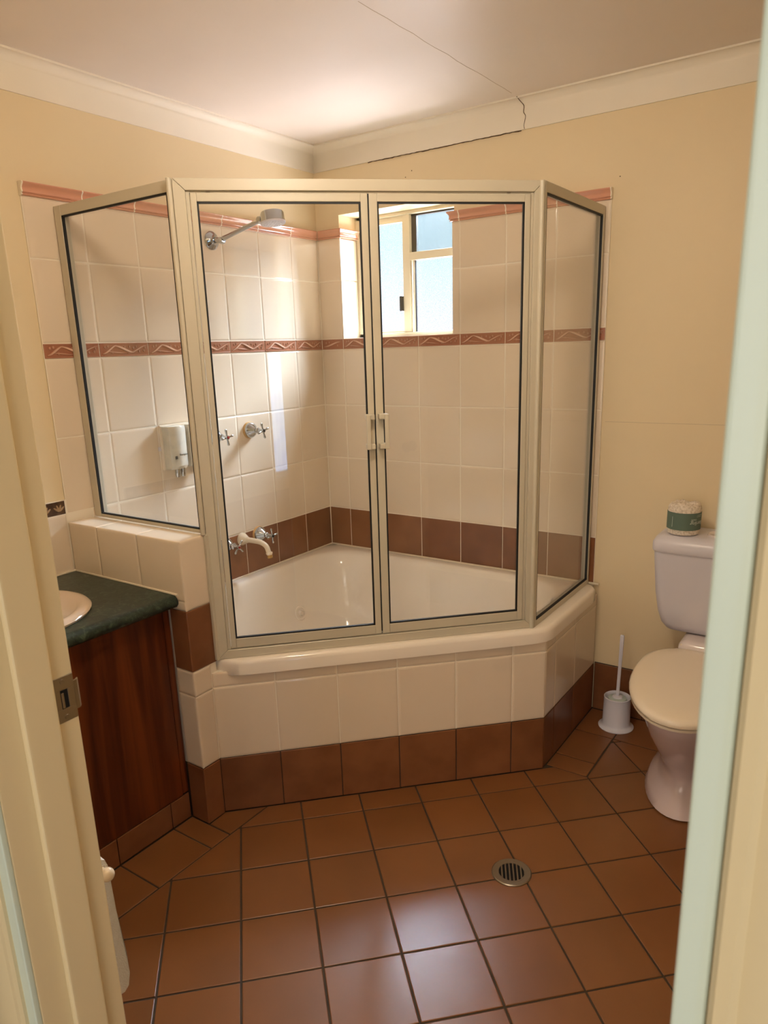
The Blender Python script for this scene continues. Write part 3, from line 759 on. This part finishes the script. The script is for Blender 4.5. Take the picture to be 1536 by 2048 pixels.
sh = root('wall_shower', (0, -.640, 1.884), 'chrome round shower head on a long wall arm above the tiles', 'shower head')
link('flange', lathe(nb(), [(.033, 0), (.034, .004), (.030, .010), (.020, .016), (.017, .020), (.015, .026)], (0, 0, 0), (1, 0, 0), 32), M['chrome'], sh, smooth=35)
bm = nb(); tube(bm, [(.024, 0, 0), (.05, 0, -.003), (.064, 0, -.006)], [.011, .010, .009], 16); lathe(bm, [(.011, -.012), (.0125, 0), (.011, .012)], (.055, 0, -.005), (.2, -1, 0), 16)
link('swivel', bm, M['chrome'], sh, smooth=50)
link('arm', tube(nb(), [(.052, 0, -.002), (.10, .0, .008), (.18, 0, .025), (.255, 0, .040)], [.0085, .008, .0078, .0078], 16), M['chrome'], sh, smooth=50)
bm = nb(); tube(bm, [(.248, 0, .039), (.262, 0, .044), (.282, 0, .046)], [.011, .0125, .010], 16); lathe(bm, [(.009, -.020), (.010, 0), (.009, .016)], (.262, 0, .042), (.1, -1, .1), 16)
link('knuckle', bm, M['chrome'], sh, smooth=50)
ax = Vector((.13, -.03, -1)).normalized(); hc = Vector((.318, 0, .044))
link('rose', lathe(nb(), [(.010, -.022), (.030, -.021), (.039, -.018), (.042, -.012), (.0425, .010), (.0445, .014), (.0445, .018)], hc, ax, 36), M['chrome'], sh, smooth=40)
link('spray_face', lathe(nb(), [(.0455, .016), (.044, .021), (.036, .0225), (.010, .023)], hc, ax, 36), M['whiteplastic'], sh, smooth=40)
bm = nb(); x_, y_, _z = frame_of(ax)
for rr, nn in ((.012, 6), (.022, 12), (.032, 18)):
    for k in range(nn): lathe(bm, [(.0014, .0215), (.001, .0245)], hc + (x_ * math.cos(2 * PI * k / nn) + y_ * math.sin(2 * PI * k / nn)) * rr, ax, 6)
tag(link('nozzles', bm, M['plastic'], sh), kind='stuff')

# text helper: flat lettering as real mesh
def text_mesh(name, body, size, mk, parent, mw, bend=None, shear=0, ext=.0002):
    cu = bpy.data.curves.new('lettering', 'FONT'); cu.body = body; cu.size = size; cu.extrude = ext; cu.shear = shear; cu.resolution_u = 3
    cu.align_x = 'CENTER'; cu.align_y = 'CENTER'
    ob = bpy.data.objects.new('lettering', cu); C.objects.link(ob)
    dg = bpy.context.evaluated_depsgraph_get(); me = bpy.data.meshes.new_from_object(ob.evaluated_get(dg))
    bpy.data.objects.remove(ob); bpy.data.curves.remove(cu)
    if bend:
        for v in me.vertices: v.co = bend(v.co)
    me.materials.clear(); me.materials.append(M[mk])
    return link(name, me, None, parent, mw)

# soap dispenser
sd = root('soap_dispenser', (0, -.885, 1.0), 'pale double soap dispenser with chrome spouts beside the screen frame', 'dispenser')
link('back_plate', box(nb(), (0, -.098, .055), (.010, .10, .222), .003), M['seat'], sd)
link('hanging_tab', box(nb(), (0, -.108, .128), (.006, -.094, .144), .002), M['plastic'], sd)
for s, y0 in ((0, -.090), (1, .004)):
    bm = nb(); wd = .086
    outl = [(.010, 0), (.042, .004), (.056, .020), (.058, wd / 2), (.056, wd - .020), (.042, wd - .004), (.010, wd)]
    ringz = lambda z, k=1: [(x * k if x > .02 else x, y0 + y, z) for x, y in outl]
    loft(bm, [ringz(.058, .80), ringz(.070, 1.0), ringz(.205, 1.0), ringz(.216, .92)])
    link('chamber', bm, M['soapbox'], sd, smooth=40)['label'] = 'grey-white soap chamber'
    for yy in (y0 + .030, y0 + .056):
        link('push_spout', lathe(nb(), [(.009, 0), (.010, -.006), (.0095, -.022), (.0075, -.032), (.002, -.033)], (.038, yy, .060), (0, 0, 1), 16), M['chrome'], sd, smooth=40)
    link('sight_window', box(nb(), (.0555, y0 + .012, .098), (.0585, y0 + .021, .109), .0005), M['black'], sd, Matrix.Identity(4))
mwt = basis((.0585, -.090 + .050, .112), (0, 1, 0), (1, 0, 0))
text_mesh('lettering', 'Shampoo', .0105, 'black', sd, mwt, ext=.0003)
text_mesh('lettering', 'Soap', .0105, 'black', sd, basis((.0585, .004 + .050, .112), (0, 1, 0), (1, 0, 0)), ext=.0003)

# ------------------------------------------------------------------ vanity
VX, CX, CY = .47, .520, -1.3915
van = root('vanity_cabinet', (.24, -1.8, 0), 'red-brown timber vanity cabinet on a tiled plinth under a green counter', 'cabinet')
def rel(p, o): return Vector(p) - Vector(o.location)
def vb(name, lo, hi, mk='wood', bev=.002):
    return link(name, box(nb(), rel(lo, van), rel(hi, van), bev), M[mk], van)
vb('body', (.002, -2.238, .09), (VX - .018, -1.3925, .734))
vb('filler_stile', (VX - .018, -1.415, .098), (VX, -1.3925, .734))
vb('door', (VX - .018, -1.815, .094), (VX, -1.4165, .732)); vb('door', (VX - .018, -2.236, .094), (VX, -1.8175, .732))
for yk in (-1.775, -1.86): link('knob', lathe(nb(), [(.006, 0), (.006, .012), (.014, .018), (.014, .024), (.006, .028)], rel((VX, yk, .66), van), (1, 0, 0), 16), M['spout'], van, smooth=40)
vb('plinth', (.03, -2.238, .0005), (VX - .007, -1.3925, .0895), 'grout_d', 0)
for a, b in ((-1.468, -1.392), (-1.669, -1.468), (-1.87, -1.669), (-2.07, -1.87), (-2.236, -2.07)):
    put_tile(van, rel((VX, 0, 0), van), (0, 1, 0), (1, 0, 0), a, b, .001, .0925, 'brown', 'plinth_tile')

ct = root('countertop', (.26, -1.8, .755), 'dark green mottled countertop with a rounded front edge', 'countertop')
bm = nb(); N2 = 12
pr_ = [(0, .737), (.500, .737), (.512, .741), (.519, .750), (.520, .758), (.516, .768), (.507, .775), (.495, .777), (0, .777)]
# slab with an oval hole: top built as a ring between the slab edge and the bowl
BC = (.255, -1.77); BA, BB = .205, .222
pts_y = (-2.2385, CY)
loft(bm, [[rel((x, y, z), ct) for x, z in pr_] for y in pts_y])
link('worktop', bm, M['marble'], ct, smooth=40)
bs = root('basin', (BC[0], BC[1], .777), 'cream oval basin set in the green countertop', 'basin')
bm = nb(); NN = 48
def er(k, z): return [(BA * k * math.cos(2 * PI * i / NN), BB * k * math.sin(2 * PI * i / NN), z) for i in range(NN)]
loft(bm, [er(1.02, .0005), er(1.03, .006), er(1.0, .013), er(.95, .016), er(.90, .015), er(.86, .011), er(.83, .0075), er(.60, .0035), er(.2, .003)], cap0=False)
link('bowl', bm, M['basin'], bs, smooth=60)
bm = nb(); loft(bm, [er(.12, .0035), er(.12, .0055), er(.09, .006)], cap0=False); link('waste', bm, M['chrome'], bs, smooth=50)
# sealant along the counter
bm = nb(); tube(bm, [rel((.004, -2.2, .779), ct), rel((.004, CY + .002, .779), ct), rel((.52, CY, .779), ct)], .004, 8); link('sealant', bm, M['putty'], ct)

# ------------------------------------------------------------------ toilet
toi = root('toilet', (1.795, -.35, 0), 'cream toilet with closed lid and plastic cistern against the back wall', 'toilet')
def egg(z, hw, y0, y1, n=44, sq=.0, cx=0, flat=.35):
    # y0 back, y1 front (more negative); widest a bit behind the middle, front rounded, back squarer
    out = []; ym = y0 + (y1 - y0) * flat
    for k in range(n):
        a = 2 * PI * k / n; c, s = math.cos(a), math.sin(a)
        e = .72 if s > 0 else 1.0
        X = hw * (abs(c) ** e) * (1 if c >= 0 else -1)
        Y = ym + (y0 - ym) * (abs(s) ** e) if s >= 0 else ym + (y1 - ym) * abs(s) ** 1.0
        out.append(Vector((X + cx, Y + .35, z)))
    return out
bm = nb()
loft(bm, [egg(.0, .142, -.15, -.585), egg(.006, .146, -.145, -.592), egg(.03, .136, -.15, -.575), egg(.065, .112, -.155, -.545), egg(.095, .098, -.16, -.525), egg(.125, .100, -.16, -.53),
          egg(.17, .116, -.15, -.565), egg(.22, .133, -.14, -.61), egg(.28, .150, -.12, -.66), egg(.34, .163, -.10, -.70), egg(.378, .171, -.09, -.722), egg(.388, .170, -.09, -.72)], cap0=True)
link('pan', bm, M['pinkchina'], toi, smooth=70)
bm = nb(); box(bm, (-.105, .13, .33), (.105, .345, .452), .03, 4); link('pan_shelf', bm, M['china'], toi, smooth=50)
bm = nb(); loft(bm, [egg(.389, .178, -.215, -.742), egg(.394, .186, -.21, -.752), egg(.402, .187, -.21, -.753), egg(.4035, .180, -.215, -.745)]); link('seat', bm, M['seat'], toi, smooth=50)
bm = nb(); loft(bm, [egg(.4045, .182, -.205, -.748), egg(.408, .190, -.20, -.757), egg(.416, .191, -.20, -.758), egg(.425, .185, -.205, -.752), egg(.430, .170, -.215, -.735), egg(.4325, .12, -.25, -.68), egg(.433, .05, -.32, -.55)])
link('lid', bm, M['seat'], toi, smooth=60)
for sx in (-1, 1): link('hinge', box(nb(), (sx * .075 - .022, .135, .40), (sx * .075 + .022, .170, .444), .008, 3), M['seat'], toi, smooth=50)
def rrect(hw, y0, y1, z, rad, n=8):
    out = []
    for cx_, cy_, a0 in ((hw - rad, y1 - rad, 0), (-hw + rad, y1 - rad, 90), (-hw + rad, y0 + rad, 180), (hw - rad, y0 + rad, 270)):
        for k in range(n + 1):
            a = math.radians(a0 + 90 * k / n); out.append((cx_ + rad * math.cos(a), cy_ + rad * math.sin(a), z))
    return out
Yb = .343
bm = nb(); loft(bm, [rrect(.150, Yb - .12, Yb, .455, .03), rrect(.170, Yb - .135, Yb, .462, .035), rrect(.184, Yb - .15, Yb, .485, .035), rrect(.196, Yb - .163, Yb, .53, .035), rrect(.206, Yb - .172, Yb, .60, .035), rrect(.213, Yb - .182, Yb, .70, .035), rrect(.2165, Yb - .187, Yb, .757, .035)])
link('cistern', bm, M['china'] if False else M['plastic'], toi, smooth=50)['label'] = 'pale grey plastic cistern'
bm = nb(); loft(bm, [rrect(.221, Yb - .192, Yb, .7575, .04), rrect(.2225, Yb - .195, Yb, .763, .04), rrect(.222, Yb - .194, Yb, .788, .04), rrect(.214, Yb - .186, Yb, .803, .04), rrect(.198, Yb - .17, Yb - .004, .812, .04), rrect(.175, Yb - .15, Yb - .01, .8155, .04)])
link('cistern_lid', bm, M['plastic'], toi, smooth=50)
bm = nb(); lathe(bm, [(.046, 0), (.046, .004), (.042, .006), (.040, .0045), (.010, .004)], (-.012, Yb - .095, .8155), (0, 0, 1), 28); link('flush_button', bm, M['china'], toi, smooth=40)

# toilet roll
tro = root('toilet_roll', (1.661, -.125, .8160), 'wrapped toilet roll with a green paper band standing on the cistern', 'toilet roll')
bm = nb(); RN = 40; rr3 = random.Random(11)
def wr(rad, z, j, jz): return [((rad + rr3.uniform(-j, j)) * math.cos(2 * PI * k / RN), (rad + rr3.uniform(-j, j)) * math.sin(2 * PI * k / RN), z + rr3.uniform(-jz, jz) + .003 * (j > .001) * math.sin(3 * 2 * PI * k / RN + 1)) for k in range(RN)]
loft(bm, [wr(.046, .001, 0, 0), wr(.0505, .004, .0004, 0), wr(.0525, .020, .0003, 0), wr(.0535, .080, .0003, 0), wr(.0535, .092, .0010, .001), wr(.050, .102, .0016, .002), wr(.042, .108, .0020, .0035), wr(.030, .109, .002, .004), wr(.018, .104, .002, .003), wr(.008, .093, .001, .002)])
link('wrapper', bm, M['paper'], tro, smooth=80)
bm = nb(); loft(bm, [[(rd * math.cos(2 * PI * k / 48), rd * math.sin(2 * PI * k / 48), z) for k in range(48)] for rd, z in ((.0527, .020), (.0545, .0203), (.0549, .050), (.0549, .0795), (.0536, .080))], False, False)
link('paper_band', bm, M['label'], tro, smooth=60)
# lettering on the band is upside down as the roll stands
def bender(phi0, z0, rad=.0551):
    def fn(c):
        a = phi0 - c.x / rad            # rotated by 180 degrees: letters run right to left
        return Vector(((rad + c.z) * math.cos(a), (rad + c.z) * math.sin(a), z0 - c.y))
    return fn
phi_cam = math.atan2(CAM.y - tro.location.y, CAM.x - tro.location.x)
text_mesh('lettering', 'Sterling', .019, 'ink', tro, None, bender(phi_cam + .93, .046), shear=.35, ext=.0001)
text_mesh('lettering', 'Deluxe', .007, 'ink', tro, None, bender(phi_cam + .62, .058), shear=.3, ext=.0001)
for k, (dp, zz, ln) in enumerate(((.80, .068, .022), (.84, .073, .026))):
    bm = nb(); pts = [(.0550 * math.cos(phi_cam + dp + t * ln / .055), .0550 * math.sin(phi_cam + dp + t * ln / .055), zz) for t in [q / 6 for q in range(7)]]
    link('fine_print', tube(bm, pts, .0005, 5), M['ink'], tro)
bm = nb(); tube(bm, [(.0549 * math.cos(phi_cam - .72), .0549 * math.sin(phi_cam - .72), z) for z in (.030, .045, .066)], .0007, 5); link('fine_print', bm, M['ink'], tro)

# toilet brush in its holder
hx_, hy_ = 1.464, -.098
ho = root('brush_holder', (hx_, hy_, 0), 'white round toilet brush holder on the floor beside the bath', 'brush holder')
bm = nb(); lathe(bm, [(.066, .0005), (.067, .004), (.060, .009), (.055, .013), (.052, .020), (.0500, .122), (.0505, .128), (.0480, .130), (.0455, .127), (.0460, .06), (.045, .02), (.002, .018)], (0, 0, 0), (0, 0, 1), 36, True, False)
link('pot', bm, M['whiteplastic'], ho, smooth=45)
brs = root('toilet_brush', (hx_, hy_, .02), 'white toilet brush standing in its holder, thin flat handle', 'brush')
bm = nb(); lathe(bm, [(.012, .004), (.034, .012), (.040, .040), (.040, .085), (.034, .103), (.012, .108)], (0, 0, 0), (0, 0, 1), 24)
tag(link('bristles', bm, M['bristle'], brs, smooth=50), kind='stuff')
link('cap', lathe(nb(), [(.022, .103), (.018, .110), (.009, .113)], (0, 0, 0), (0, 0, 1), 20), M['whiteplastic'], brs, smooth=40)
bm = nb(); loft(bm, [[Vector((dx + (z - .11) * .02, dy, z)) for dx, dy in ((-w_, -d_), (w_, -d_), (w_, d_), (-w_, d_))] for z, w_, d_ in ((.108, .006, .005), (.14, .006, .004), (.25, .006, .0035), (.362, .0075, .004), (.366, .006, .003))])
bmesh.ops.bevel(bm, geom=bm.edges[:], offset=.001, segments=1, affect='EDGES')
link('handle', bm, M['whiteplastic'], brs)
bm = nb(); box(bm, (.0, -.0055, .16), (.006, -.0025, .355), .001); link('handle_rib', bm, M['whiteplastic'], brs)

# ------------------------------------------------------------------ floor drain
dx, dy = 1.4645, -1.077
dr = root('floor_drain', (dx, dy, 0), 'round steel floor drain grate with dark slots', 'drain')
link('drain_ring', lathe(nb(), [(.057, -.002), (.057, .0022), (.054, .0042), (.041, .0034), (.039, .0012), (.039, -.002)], (0, 0, 0), (0, 0, 1), 40), M['steel'], dr, smooth=30)
link('drain_shade_disc', lathe(nb(), [(.0395, .0003), (.0395, .0008), (.001, .0008)], (0, 0, 0), (0, 0, 1), 32), M['dark'], dr)  # flat black disc in place of a shaded well
ang = math.radians(28)
mwd = Matrix.Rotation(ang, 4, 'Z')
for k in range(8):
    xk = (k - 3.5) * .0108; hl = math.sqrt(max(.0405 ** 2 - xk ** 2, .0001))
    link('grate_bar', box(nb(), (xk - .0022, -hl, .0008), (xk + .0022, hl, .0036), .0006, 1), M['steel'], dr, mwd)
link('grate_rim', lathe(nb(), [(.041, .0008), (.041, .0040), (.0385, .0043), (.0365, .0036), (.0365, .0008)], (0, 0, 0), (0, 0, 1), 40, False, False), M['steel'], dr, smooth=40)

# ------------------------------------------------------------------ towel on its rail, behind the door jamb
trl = root('towel_rail', (.95, YF, .575), 'cream towel rail with ball ends low beside the door', 'towel rail')
YR = -2.12; ZR = .592
for yy, zz, xe in ((YR, ZR, 1.156), (YR - .05, ZR - .022, 1.146)):
    bm = nb(); tube(bm, [rel((.62, yy, zz), trl), rel((xe, yy, zz), trl)], .007, 14); link('bar', bm, M['spout'], trl, smooth=40)
    bm = nb(); t = bmesh.new(); bmesh.ops.create_uvsphere(t, u_segments=20, v_segments=12, radius=.0125); merge(bm, t, Matrix.Translation(rel((xe + .006, yy, zz), trl)))
    link('ball_end', bm, M['spout'], trl, smooth=60)
for xx in (.66, 1.09):
    link('bracket', box(nb(), rel((xx - .008, YF + .001, ZR - .034), trl), rel((xx + .008, YR + .006, ZR - .009), trl), .004), M['spout'], trl)
tw = root('towel', (1.0, YR, ZR), 'white terry towel hanging over the low rail beside the door', 'towel')
bm = nb(); rr4 = random.Random(5)
def tow(x0, x1, nx=14):
    rings = []
    prof = [(-.026, -.235), (-.025, -.16), (-.021, -.07), (-.016, .0), (-.009, .017), (.0, .022), (.010, .017), (.017, .0), (.023, -.10), (.028, -.19), (.030, -.235), (.025, -.262), (.012, -.270), (-.006, -.268), (-.020, -.258)]
    for i in range(nx + 1):
        t = i / nx; x = x0 + (x1 - x0) * t; k = min(1, math.sin(PI * min(t, 1 - t) * 4 + .35)) if min(t, 1 - t) < .12 else 1
        rings.append([Vector((x + .006 * math.sin(z * 22) + .035 * (-z) * (t - .35), y * (.55 + .45 * k) + .0035 * math.sin(x * 60 + z * 12), z * (.985 + .015 * k) + rr4.uniform(-.0006, .0006))) for y, z in prof])
    loft(bm, rings)
tow(-.26, .143)
link('cloth', bm, M['towel'], tw, smooth=70)

# ------------------------------------------------------------------ doorway
door = root('door_1', (1.745, YF, 0), 'cream painted door frame in the foreground', kind='structure')
def db(name, lo, hi, mk='gloss', bev=.003):
    return link(name, box(nb(), rel(lo, door), rel(hi, door), bev, 3), M[mk], door)
JX0, JX1 = 1.360, 2.131
db('jamb', (DX0 - .004, YH + .002, 0), (JX0, YF - .001, DZ + .01)); db('jamb', (JX1, YH + .002, 0), (DX1 + .004, YF - .001, DZ + .01))
db('jamb_head', (JX0, YH + .002, DZ - .012), (JX1, YF - .001, DZ + .01))
db('door_stop', (JX0 - .001, -2.319, 0), (JX0 + .011, -2.2735, DZ - .012), bev=.004); db('door_stop', (JX1 - .009, -2.319, 0), (JX1 + .001, -2.2735, DZ - .012), bev=.004)
db('edge_bead', (DX0 - .012, YH - .006, 0), (JX0, YH + .003, DZ + .01), 'gloss_w'); db('edge_bead', (JX1 - .002, YH - .006, 0), (DX1 + .0005, YH + .003, DZ + .01), 'gloss_w')
# architraves with a moulded face (bedroom side)
ARC = [(0, 0), (0, -.010), (.003, -.014), (.010, -.015), (.014, -.0125), (.018, -.0145), (.050, -.019), (.058, -.018), (.062, -.012), (.062, 0)]
for sx, x0 in ((-1, DX0 - .008), (1, DX1 + .002)):
    bm = nb(); loft(bm, [[rel((x0 + sx * a, YH - .0005 + b, z), door) for a, b in ARC] for z in (0, DZ + .06)]); link('architrave', bm, M['gloss'], door, smooth=35)
bm = nb(); loft(bm, [[rel((x, YH - .0005 + b, DZ + a), door) for a, b in ARC] for x in (DX0 - .008, DX1 + .002)]); link('architrave', bm, M['gloss'], door, smooth=35)
for sx, x0 in ((-1, DX0 + .004), (1, DX1 - .004)):   # bathroom side, plain
    a = sorted((x0, x0 + sx * .055)); db('architrave', (a[0], YF - .0005, 0), (a[1], YF + .012, DZ + .05)) if sx == 1 else None
# strike plate of the latch
sp_ = root('strike_plate', (0, 0, 0)); sp_.parent = door; sp_['label'] = 'dull steel strike plate with a latch hole'
sp_.location = rel((JX0, -2.255, 1.045), door)
bm = nb()
y0, y1, z0, z1, th = -.0165, .0125, -.031, .031, .0016
hy0, hy1, hz0, hz1 = -.0075, .0030, -.013, .013
for lo, hi in (((0, y0, hz1), (th, y1, z1)), ((0, y0, z0), (th, y1, hz0)), ((0, y0, hz0), (th, hy0, hz1)), ((0, hy1, hz0), (th, y1, hz1))): box(bm, lo, hi, .0003, 1)
loft(bm, [[(x, y, z) for x, y in ((0, y1), (th, y1), (th - .0005, y1 + .005), (-.003, y1 + .009), (-.0042, y1 + .008), (-.001, y1 + .004))] for z in (-.020, .020)])
link('plate', bm, M['steel'], sp_)
link('latch_hole_shade', box(nb(), (.0001, hy0, hz0), (.0007, hy1, hz1)), M['dark'], sp_)  # thin black plate painted as the shade in the hole
link('latch_tongue_guide', box(nb(), (.0006, hy0 + .001, -.012), (.0020, hy0 + .0045, .009), .0004, 1), M['steel'], sp_)
for zz in (-.0245, .0245): link('screw', lathe(nb(), [(.0034, th - .0002), (.003, th + .0006), (.001, th + .0003)], (0, -.003, zz), (1, 0, 0), 14), M['steel'], sp_, smooth=40)
# the open door leaf, swung into the bathroom against the right
dl = db('door_leaf', (2.137, YF + .008, .008), (2.172, YF + .768, 2.035)); dl['label'] = 'plain cream door leaf standing open'
for sx in (-1, 1):
    bm = nb(); X0 = 2.137 if sx < 0 else 2.172
    lathe(bm, [(.026, 0), (.024, .005), (.010, .008), (.009, .035), (.022, .045), (.026, .055), (.020, .066), (.004, .069)], (0, 0, 0), (sx, 0, 0), 24)
    o = link('door_knob', bm, M['steel'], door, Matrix.Translation(rel((X0, YF + .70, 1.0), door)), smooth=40)

# ------------------------------------------------------------------ bedroom behind the camera
YBk = -5.02
for nm, lo, hi in (('wall_bedroom_left', (-1.6, YBk - .1, 0), (-1.5, YH, 2.5)), ('wall_bedroom_right', (6.2, YBk - .1, 0), (6.3, YH, 2.5)),
                   ('wall_bedroom_front', (-1.5, YH, 0), (-.14, YH + .1, 2.5)), ('wall_bedroom_side', (XR + .12, YH, 0), (6.2, YH + .1, 2.5))):
    tag(slab(nm, lo, hi, 'wall'), kind='structure')
tag(slab('ceiling_bedroom', (-1.5, YBk, 2.45), (6.2, YH, 2.5), 'ceil'), kind='structure')
bw = nb()
for lo, hi in (((-1.5, YBk - .1, 0), (4.88, YBk, 2.45)), ((5.45, YBk - .1, 0), (6.2, YBk, 2.45)), ((4.88, YBk - .1, 0), (5.45, YBk, .12)), ((4.88, YBk - .1, 1.46), (5.45, YBk, 2.45))): box(bw, lo, hi)
tag(link('wall_bedroom_back', bw, M['wall']), kind='structure')
w2 = root('window_2', (5.165, YBk, .12), kind='structure')
for z0, z1, yy in ((.0, .022, .0), (.034, .050, -.01), (.060, .074, -.02)):
    link('sill_rail', box(nb(), (-.285, yy - .06, z0), (.285, yy, z1), .003), M['gloss_w'], w2)
bm = nb()
def fold(x, z): return -.07 + .018 * math.sin(x * 95 + .6 * math.sin(z * 3))
nx_ = 90; rg = []
for i in range(nx_ + 1):
    x = -.285 + .57 * i / nx_; rg.append([(x, fold(x, z), z) for z in (.076, .4, .8, 1.1, 1.34)])
loft(bm, rg, False, False, closed=False)
for fa in bm.faces: fa.smooth = True
link('sheer_curtain', bm, M['curtain'], w2)
